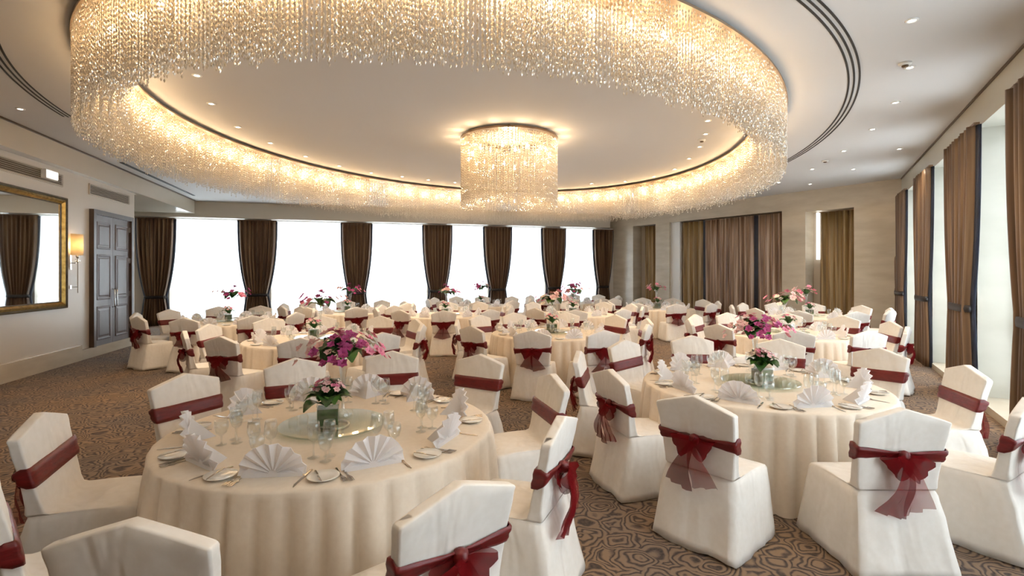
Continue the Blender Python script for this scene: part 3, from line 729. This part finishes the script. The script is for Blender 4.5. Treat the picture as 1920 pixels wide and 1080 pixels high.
def blossom_mesh(m, r=.03, seed=0):
    rnd = random.Random(seed); mb = MB()
    for k in range(6):
        a = 2*PI*k/6+rnd.uniform(-.2, .2); c, s_ = math.cos(a), math.sin(a); b = len(mb.v); w_ = r*.42
        mb.v += [(0, 0, 0), (c*r*.55-s_*w_, s_*r*.55+c*w_, r*.25), (c*r, s_*r, r*rnd.uniform(.1, .5)), (c*r*.55+s_*w_, s_*r*.55-c*w_, r*.25)]
        mb.f += [(b, b+3, b+2, b+1)]
    mb.lathe([(.001, r*.0), (r*.16, r*.1), (r*.12, r*.32), (.001, r*.36)], 5)
    return mb.mesh('blossom', m)
def leaf_mesh(m, l=.11, w_=.045):
    mb = MB(); rows = []
    for j in range(6):
        t = j/5; ww = w_*math.sin(PI*min(.98, t*.92+.06))**.8; z = .35*l*math.sin(t*2.2)-.25*l*t*t
        rows.append([(-ww, l*t, z+ww*.35), (0, l*t, z), (ww, l*t, z+ww*.35)])
    mb.grid(rows); return mb.mesh('leaf', m, True)
BM = {c: blossom_mesh(M[c], .034, i) for i, c in enumerate(('pink', 'rose', 'purple', 'white_petal'))}
BS = {c: blossom_mesh(M[c], .017, i) for i, c in enumerate(('rose', 'white_petal', 'pink'))}
LM = [leaf_mesh(M['leaf']), leaf_mesh(M['leaf_dark'], .14, .05)]
stem_me = MB().tube([(0, 0, 0), (.004, 0, .5), (0, .003, 1)], [.0025, .002, .0015], 5).mesh('stem', M['leaf'])
def put(mesh, parent, loc, d, name, spin=None, s=1):
    o = link(name, mesh, parent); q = Vector(d).to_track_quat('Z', 'Y'); o.rotation_mode = 'QUATERNION'
    from mathutils import Quaternion
    o.rotation_quaternion = q @ Quaternion((0, 0, 1), random.random()*6 if spin is None else spin); o.location = loc; o.scale = (s, s, s); return o
def putleaf(mesh, parent, loc, az, el, s=1):
    o = link('leaf', mesh, parent, loc); o.rotation_euler = (el, 0, az-PI/2); o.scale = (s, s, s); return o
def low_arrangement(seed, detail=True):
    random.seed(seed); e = thing('flower_vase', '', 'flower vase')
    mb = MB(); h, q = .135, .07
    def sq(a, z): return [(-a, -a, z), (a, -a, z), (a, a, z), (-a, a, z)]
    mb.rings([sq(q, 0), sq(q, h), sq(q-.005, h), sq(q-.005, .008)]); mb.build('vase', M['glass'], e)
    MB().rings([sq(q-.007, .010), sq(q-.007, .06), sq(q-.006, .115)]).build('leaf_lining', M['leaf_dark'], e)
    for k in range(26 if detail else 10): a = random.random()*2*PI; putleaf(LM[k % 3 == 0], e, (.03*math.cos(a), .03*math.sin(a), h+.0+random.uniform(-.01, .04)), a, random.uniform(-.1, .9), random.uniform(.7, 1.2))
    for k in range(54 if detail else 14):
        a = random.random()*2*PI; r = .10*math.sqrt(random.random()); z = h+.135-r*r*5+random.uniform(-.015, .02); c = random.choice(['rose', 'rose', 'white_petal', 'pink'])
        put(BS[c], e, (r*math.cos(a), r*math.sin(a), z+.02), (math.cos(a)*r*8, math.sin(a)*r*8-.2, 1), 'blossom', s=random.uniform(1.1, 1.6) if detail else 1.9)
    for k in range(9 if detail else 0):
        a = random.random()*2*PI; put(stem_me, e, (.02*math.cos(a), .02*math.sin(a), .1), (.4*math.cos(a), .4*math.sin(a), 1), 'stem', s=.14)
    return e
def tall_arrangement(seed, detail=True, cols=('pink', 'rose', 'purple', 'pink', 'white_petal'), dark=False):
    random.seed(seed); e = thing('tall_flower_vase', '', 'flower vase')
    MB().lathe([(.055, 0), (.06, .006), (.018, .03), (.012, .10), (.014, .25), (.03, .38), (.055, .44), (.053, .44), (.028, .38), (.012, .25), (.008, .05)], 18).build('vase', M['glass'], e, True)
    lf = 30 if detail else 10
    for k in range(lf): a = random.random()*2*PI; putleaf(LM[1 if (dark or k % 2) else 0], e, (.02*math.cos(a), .02*math.sin(a), .44+random.uniform(-.02, .05)), a, random.uniform(-.5, .6), random.uniform(.8, 1.5))
    nb = 96 if detail else 26
    for k in range(nb):
        cl = k % 5; ca = cl*2*PI/5+.5; a = ca+random.gauss(0, .35); r = abs(random.gauss(.21 if cl else .05, .07)); r = min(r, .35)
        z = .535+random.uniform(-.06, .10)-r*.30
        put(BM[cols[cl]], e, (r*math.cos(a), r*math.sin(a), z), (math.cos(a)*r*3, math.sin(a)*r*3, .7), 'blossom', s=random.uniform(.8, 1.25) if detail else random.uniform(1.1, 1.6))
    for k in range(7 if detail else 4):
        a = k*2*PI/7+.3; r = .20; m_ = MB(); m_.tube([(0, 0, .38), (.08*math.cos(a), .08*math.sin(a), .50), (r*math.cos(a), r*math.sin(a), .49)], .003, 5); m_.build('stem', M['leaf'], e)
    return e
lows = [low_arrangement(5), low_arrangement(6, False)]
talls = [tall_arrangement(8), tall_arrangement(9, False, ('purple', 'rose', 'purple', 'pink', 'purple'), True), tall_arrangement(10, False, ('rose', 'pink', 'white_petal', 'rose', 'pink'))]
def susan_proto():
    e = thing('glass_disc', '', 'glass disc')
    MB().lathe([(.34, .022), (.345, .028), (.34, .034), (.30, .0345), (.001, .0345), (.001, .022)], 56).build('disc', M['green_glass'], e, False)
    MB().lathe([(.11, 0), (.11, .021), (.10, .021), (.10, 0)], 28, closed=True).build('turntable_base', M['steel'], e, True)
    return e
susan = susan_proto()
def napkin_proto():
    e = thing('napkin', '', 'napkin'); R_ = .155; n = 16; front, rows = [], []
    def pt(r, k, dz=0): a = PI*k/n; y = (.014 if k % 2 else -.014)*r/R_; return (r*math.cos(a), y-.035*(r/R_)*math.sin(a), .012+r*math.sin(a)*.98)
    mb = MB(); rr_ = [.02, .08, .135, R_]
    mb.grid([[pt(r, k) for k in range(n+1)] for r in rr_]); b = len(mb.v)
    mb.v += [(x, y+.005, z) for x, y, z in mb.v[:b]]; mb.f += [tuple(b+i for i in reversed(f)) for f in list(mb.f)]
    k = n+1
    for i in range(n): mb.f.append((3*k+i, 3*k+i+1, b+3*k+i+1, b+3*k+i)); mb.f.append((i+1, i, b+i, b+i+1))
    mb.build('fan', M['napkin'], e)
    m2 = MB(); m2.v += [(-.10, 0, 0), (.10, 0, 0), (0, .13, 0), (0, .004, .12), (-.14, -.012, .0), (.14, -.012, 0), (.14, -.012, .02), (-.14, -.012, .02)]
    m2.f += [(0, 2, 3), (2, 1, 3), (0, 1, 2), (1, 0, 3), (4, 5, 6, 7), (0, 4, 7, 3), (5, 1, 3, 6)]
    m2.build('folded_base', M['napkin'], e); return e
napkin = napkin_proto()
def single(name, cat, me): o = link(name, me); o['category'] = cat; return o
goblet_me = MB().lathe([(.001, .002), (.034, .002), (.034, .004), (.006, .010), (.0045, .05), (.006, .085), (.026, .105), (.037, .14), (.034, .185), (.030, .205), (.0285, .205), (.032, .18), (.035, .14), (.024, .108), (.001, .092)], 20).mesh('wine_glass', M['glass'], True)
tumbler_me = MB().lathe([(.001, .002), (.032, .002), (.032, .004), (.006, .009), (.0045, .03), (.007, .055), (.030, .075), (.041, .11), (.038, .15), (.0365, .15), (.039, .11), (.028, .078), (.001, .062)], 20).mesh('water_goblet', M['glass'], True)
plate_me = MB().lathe([(.001, .004), (.045, .003), (.05, .0), (.05, .004), (.078, .013), (.080, .015), (.078, .017), (.05, .008), (.001, .008)], 28).mesh('bread_plate', M['china'], True)
def knife_mesh():
    m_ = MB(); m_.rings([[(-.006, -.105, 0), (.006, -.105, 0), (.006, -.105, .006), (-.006, -.105, .006)], [(-.007, -.02, 0), (.007, -.02, 0), (.006, -.02, .007), (-.006, -.02, .007)], [(-.003, -.01, 0), (.004, -.01, 0), (.004, -.01, .004), (-.003, -.01, .004)],
               [(-.003, .0, 0), (.010, .0, 0), (.010, .0, .0025), (-.003, .0, .003)], [(-.003, .08, 0), (.010, .08, 0), (.010, .08, .002), (-.003, .08, .003)], [(-.003, .112, 0), (.001, .112, 0), (.001, .112, .002), (-.003, .112, .002)]]); return m_.mesh('knife', M['steel'])
def fork_mesh():
    m_ = MB()
    for a in (-.0095, -.003, .0035, .010): m_.box((a, .085, .006), (.003, .05, .002))
    m_.rings([[(-.005, -.10, 0), (.005, -.10, 0), (.005, -.10, .004), (-.005, -.10, .004)], [(-.003, .0, .001), (.003, .0, .001), (.003, .0, .004), (-.003, .0, .004)], [(-.004, .03, .002), (.004, .03, .002), (.004, .03, .005), (-.004, .03, .005)],
              [(-.012, .045, .001), (.012, .045, .001), (.012, .045, .003), (-.012, .045, .003)], [(-.012, .064, .004), (.012, .064, .004), (.012, .064, .007), (-.012, .064, .007)]]); return m_.mesh('fork', M['steel'])
knife_me, fork_me = knife_mesh(), fork_mesh()
CM = [single('napkin_unused', 'x', fork_me)]; bpy.data.objects.remove(CM[0])

def where(a):
    a = (math.degrees(a)) % 360
    names = [(270, 'near'), (306, 'near right'), (342, 'lower right'), (18, 'upper right'), (54, 'far right'), (90, 'far'), (126, 'far left'), (162, 'upper left'), (198, 'lower left'), (234, 'near left')]
    return min(names, key=lambda n: abs((a-n[0]+180) % 360-180))[1]
Acen, Bcen = (-1.2, 3.45), (2.33, 4.78)
A_ch = [((-.21, 1.96), 132), ((-1.24, 1.66), 90), ((-2.16, 2.10), 48), ((-2.72, 2.93), 20), ((-2.62, 4.07), -25), ((-2.05, 4.80), -58), ((-1.24, 5.24), -90), ((-.32, 5.03), 238), ((.32, 4.05), 198), ((.27, 2.86), 158)]
B_ch = [((1.21, 3.34), 42), ((2.33, 3.03), 90), ((3.33, 3.28), 122), ((3.98, 4.44), 168), ((3.96, 5.45), 205), ((3.28, 6.20), 238), ((2.33, 6.55), -90), ((1.36, 6.13), -52), ((.70, 5.25), -15), ((.83, 4.25), 18)]
tables = [('A', Acen, 'front left table', A_ch), ('B', Bcen, 'front right table', B_ch),
    ('4', (-3.1, 8.0), 'second left table', 249), ('3', (-6.06, 10.9), 'table by double door', 238), ('5', (-1.65, 12.6), 'aisle-end table', 277),
    ('6', (.70, 8.85), 'middle table', 255), ('7', (4.75, 8.75), 'second right table', 280), ('8', (7.2, 12.3), 'far right corner table', 270),
    ('9', (4.3, 15.0), 'table before rose drapes', 272), ('10', (2.15, 17.9), 'back right corner table', 262), ('11', (-1.0, 16.3), 'back window table', 270),
    ('12', (-4.4, 13.6), 'table by third window', 256), ('13', (1.55, 12.9), 'table behind middle table', 268)]
nch = 0
for key, c, nm, ch in tables:
    big = key in 'AB'; mid = key in ('4', '6', '7', '3')
    e = thing('round_table', 'round %s under floor-length cream cloth' % nm, 'table', (c[0], c[1], 0), random.random()*6, 'round banquet tables')
    link('tablecloth', random.choice(cl_mesh), e); link('tabletop', top_me, e); link('pedestal', ped_me, e)
    sz = .761
    dpos = {'A': (-1.21, 3.42), 'B': (2.325, 4.75)}.get(key, c)
    place(susan, (dpos[0], dpos[1], sz), 0, 'round greenish glass disc in the middle of the %s' % nm, 'glass discs')
    vx = .0
    place(lows[0] if big else lows[1], (dpos[0]-.01, dpos[1]-.06, sz+.0355), .3 if big else .6, 'low square glass vase of pink blossoms on the %s' % nm, 'low flower vases')
    tt = place(talls[0] if big else talls[1 + (key in '7986')], (dpos[0]+.02, dpos[1]+.14, sz+.0355), random.random()*6, 'tall clear vase with flower spray on the %s' % nm, 'tall flower vases', None if big else 1.15)
    if big:
        lst = [(Vector(p), math.radians(f)) for p, f in ch]
    else:
        lst = []
        for k in range(10):
            a = math.radians(ch+36*k+random.uniform(-3, 3)); r = 1.66+random.uniform(-.04, .08)
            lst.append((Vector((c[0]+r*math.cos(a), c[1]+r*math.sin(a))), a+PI+random.uniform(-.12, .12)))
    used = {}
    for k, (p, f) in enumerate(lst):
        a_seat = math.atan2(p.y-c[1], p.x-c[0]); wn = where(a_seat)
        if big: wn = ['near right', 'near', 'near left', 'lower left', 'upper left', 'far left', 'far', 'far right', 'upper right', 'lower right'][k] if key == 'A' else ['near left', 'near', 'near right', 'lower right', 'upper right', 'far right', 'far', 'far left', 'upper left', 'lower left'][k]
        while wn in used: wn += ' outer'
        used[wn] = 1
        d = Vector((math.cos(f), math.sin(f))); o_ = p + d*.30
        pr = (near_ch if big else far_ch)[(nch*7+k) % 3]; nch += 1
        place(pr, (o_.x, o_.y, 0), f-PI/2, 'white covered chair with burgundy bow at %s seat of %s' % (wn, nm), 'covered chairs at the %s' % nm)
        # setting
        u = Vector((o_.x-c[0], o_.y-c[1])).normalized(); tn = Vector((-u.y, u.x)); rz = math.atan2(u.y, u.x)+PI/2   # local -y points outward
        def pos(r, s_): q = Vector(c)+u*r+tn*s_; return (q.x, q.y, sz)
        place(napkin, pos(.86, 0), rz+random.uniform(-.25, .25), 'white fan napkin at %s place of %s' % (wn, nm), 'fan-folded napkins', 1.08 if big else .98)
        nm_ = nm
        def put1(name, me, r, s_, rot, lab, cat, grp):
            o = link(name, me, None, pos(r, s_), rot); tag(o, lab+' at %s place of %s' % (wn, nm), cat, grp)
        put1('wine_glass', goblet_me, .60+random.uniform(-.03, .03), .10, 0, 'tall wine glass', 'glass', 'wine glasses')
        if big or mid: put1('water_goblet', tumbler_me, .66+random.uniform(-.02, .02), .19, 0, 'squat water goblet', 'glass', 'water goblets')
        if big or mid: put1('bread_plate', plate_me, .88, -.26, 0, 'white bread plate', 'plate', 'bread plates')
        if big:
            put1('wine_glass', goblet_me, .57, .18, 0, 'rear wine glass', 'glass', 'wine glasses')
            put1('fork', fork_me, .88, -.175, rz+PI, 'steel dinner fork', 'cutlery', 'forks'); put1('fork', fork_me, .89, -.145, rz+PI, 'inner steel fork', 'cutlery', 'forks')
            put1('knife', knife_me, .88, .165, rz+PI, 'steel dinner knife', 'cutlery', 'knives')
            o = link('knife', knife_me, None, (pos(.88, -.285)[0], pos(.88, -.285)[1], sz+.018), rz+PI); o.scale = (.7, .7, .7); tag(o, 'small butter knife across plate at %s place of %s' % (wn, nm), 'cutlery', 'knives')
print('OBJECTS', len(bpy.data.objects))
for o in bpy.data.objects:
    if '_u' in o: del o['_u']
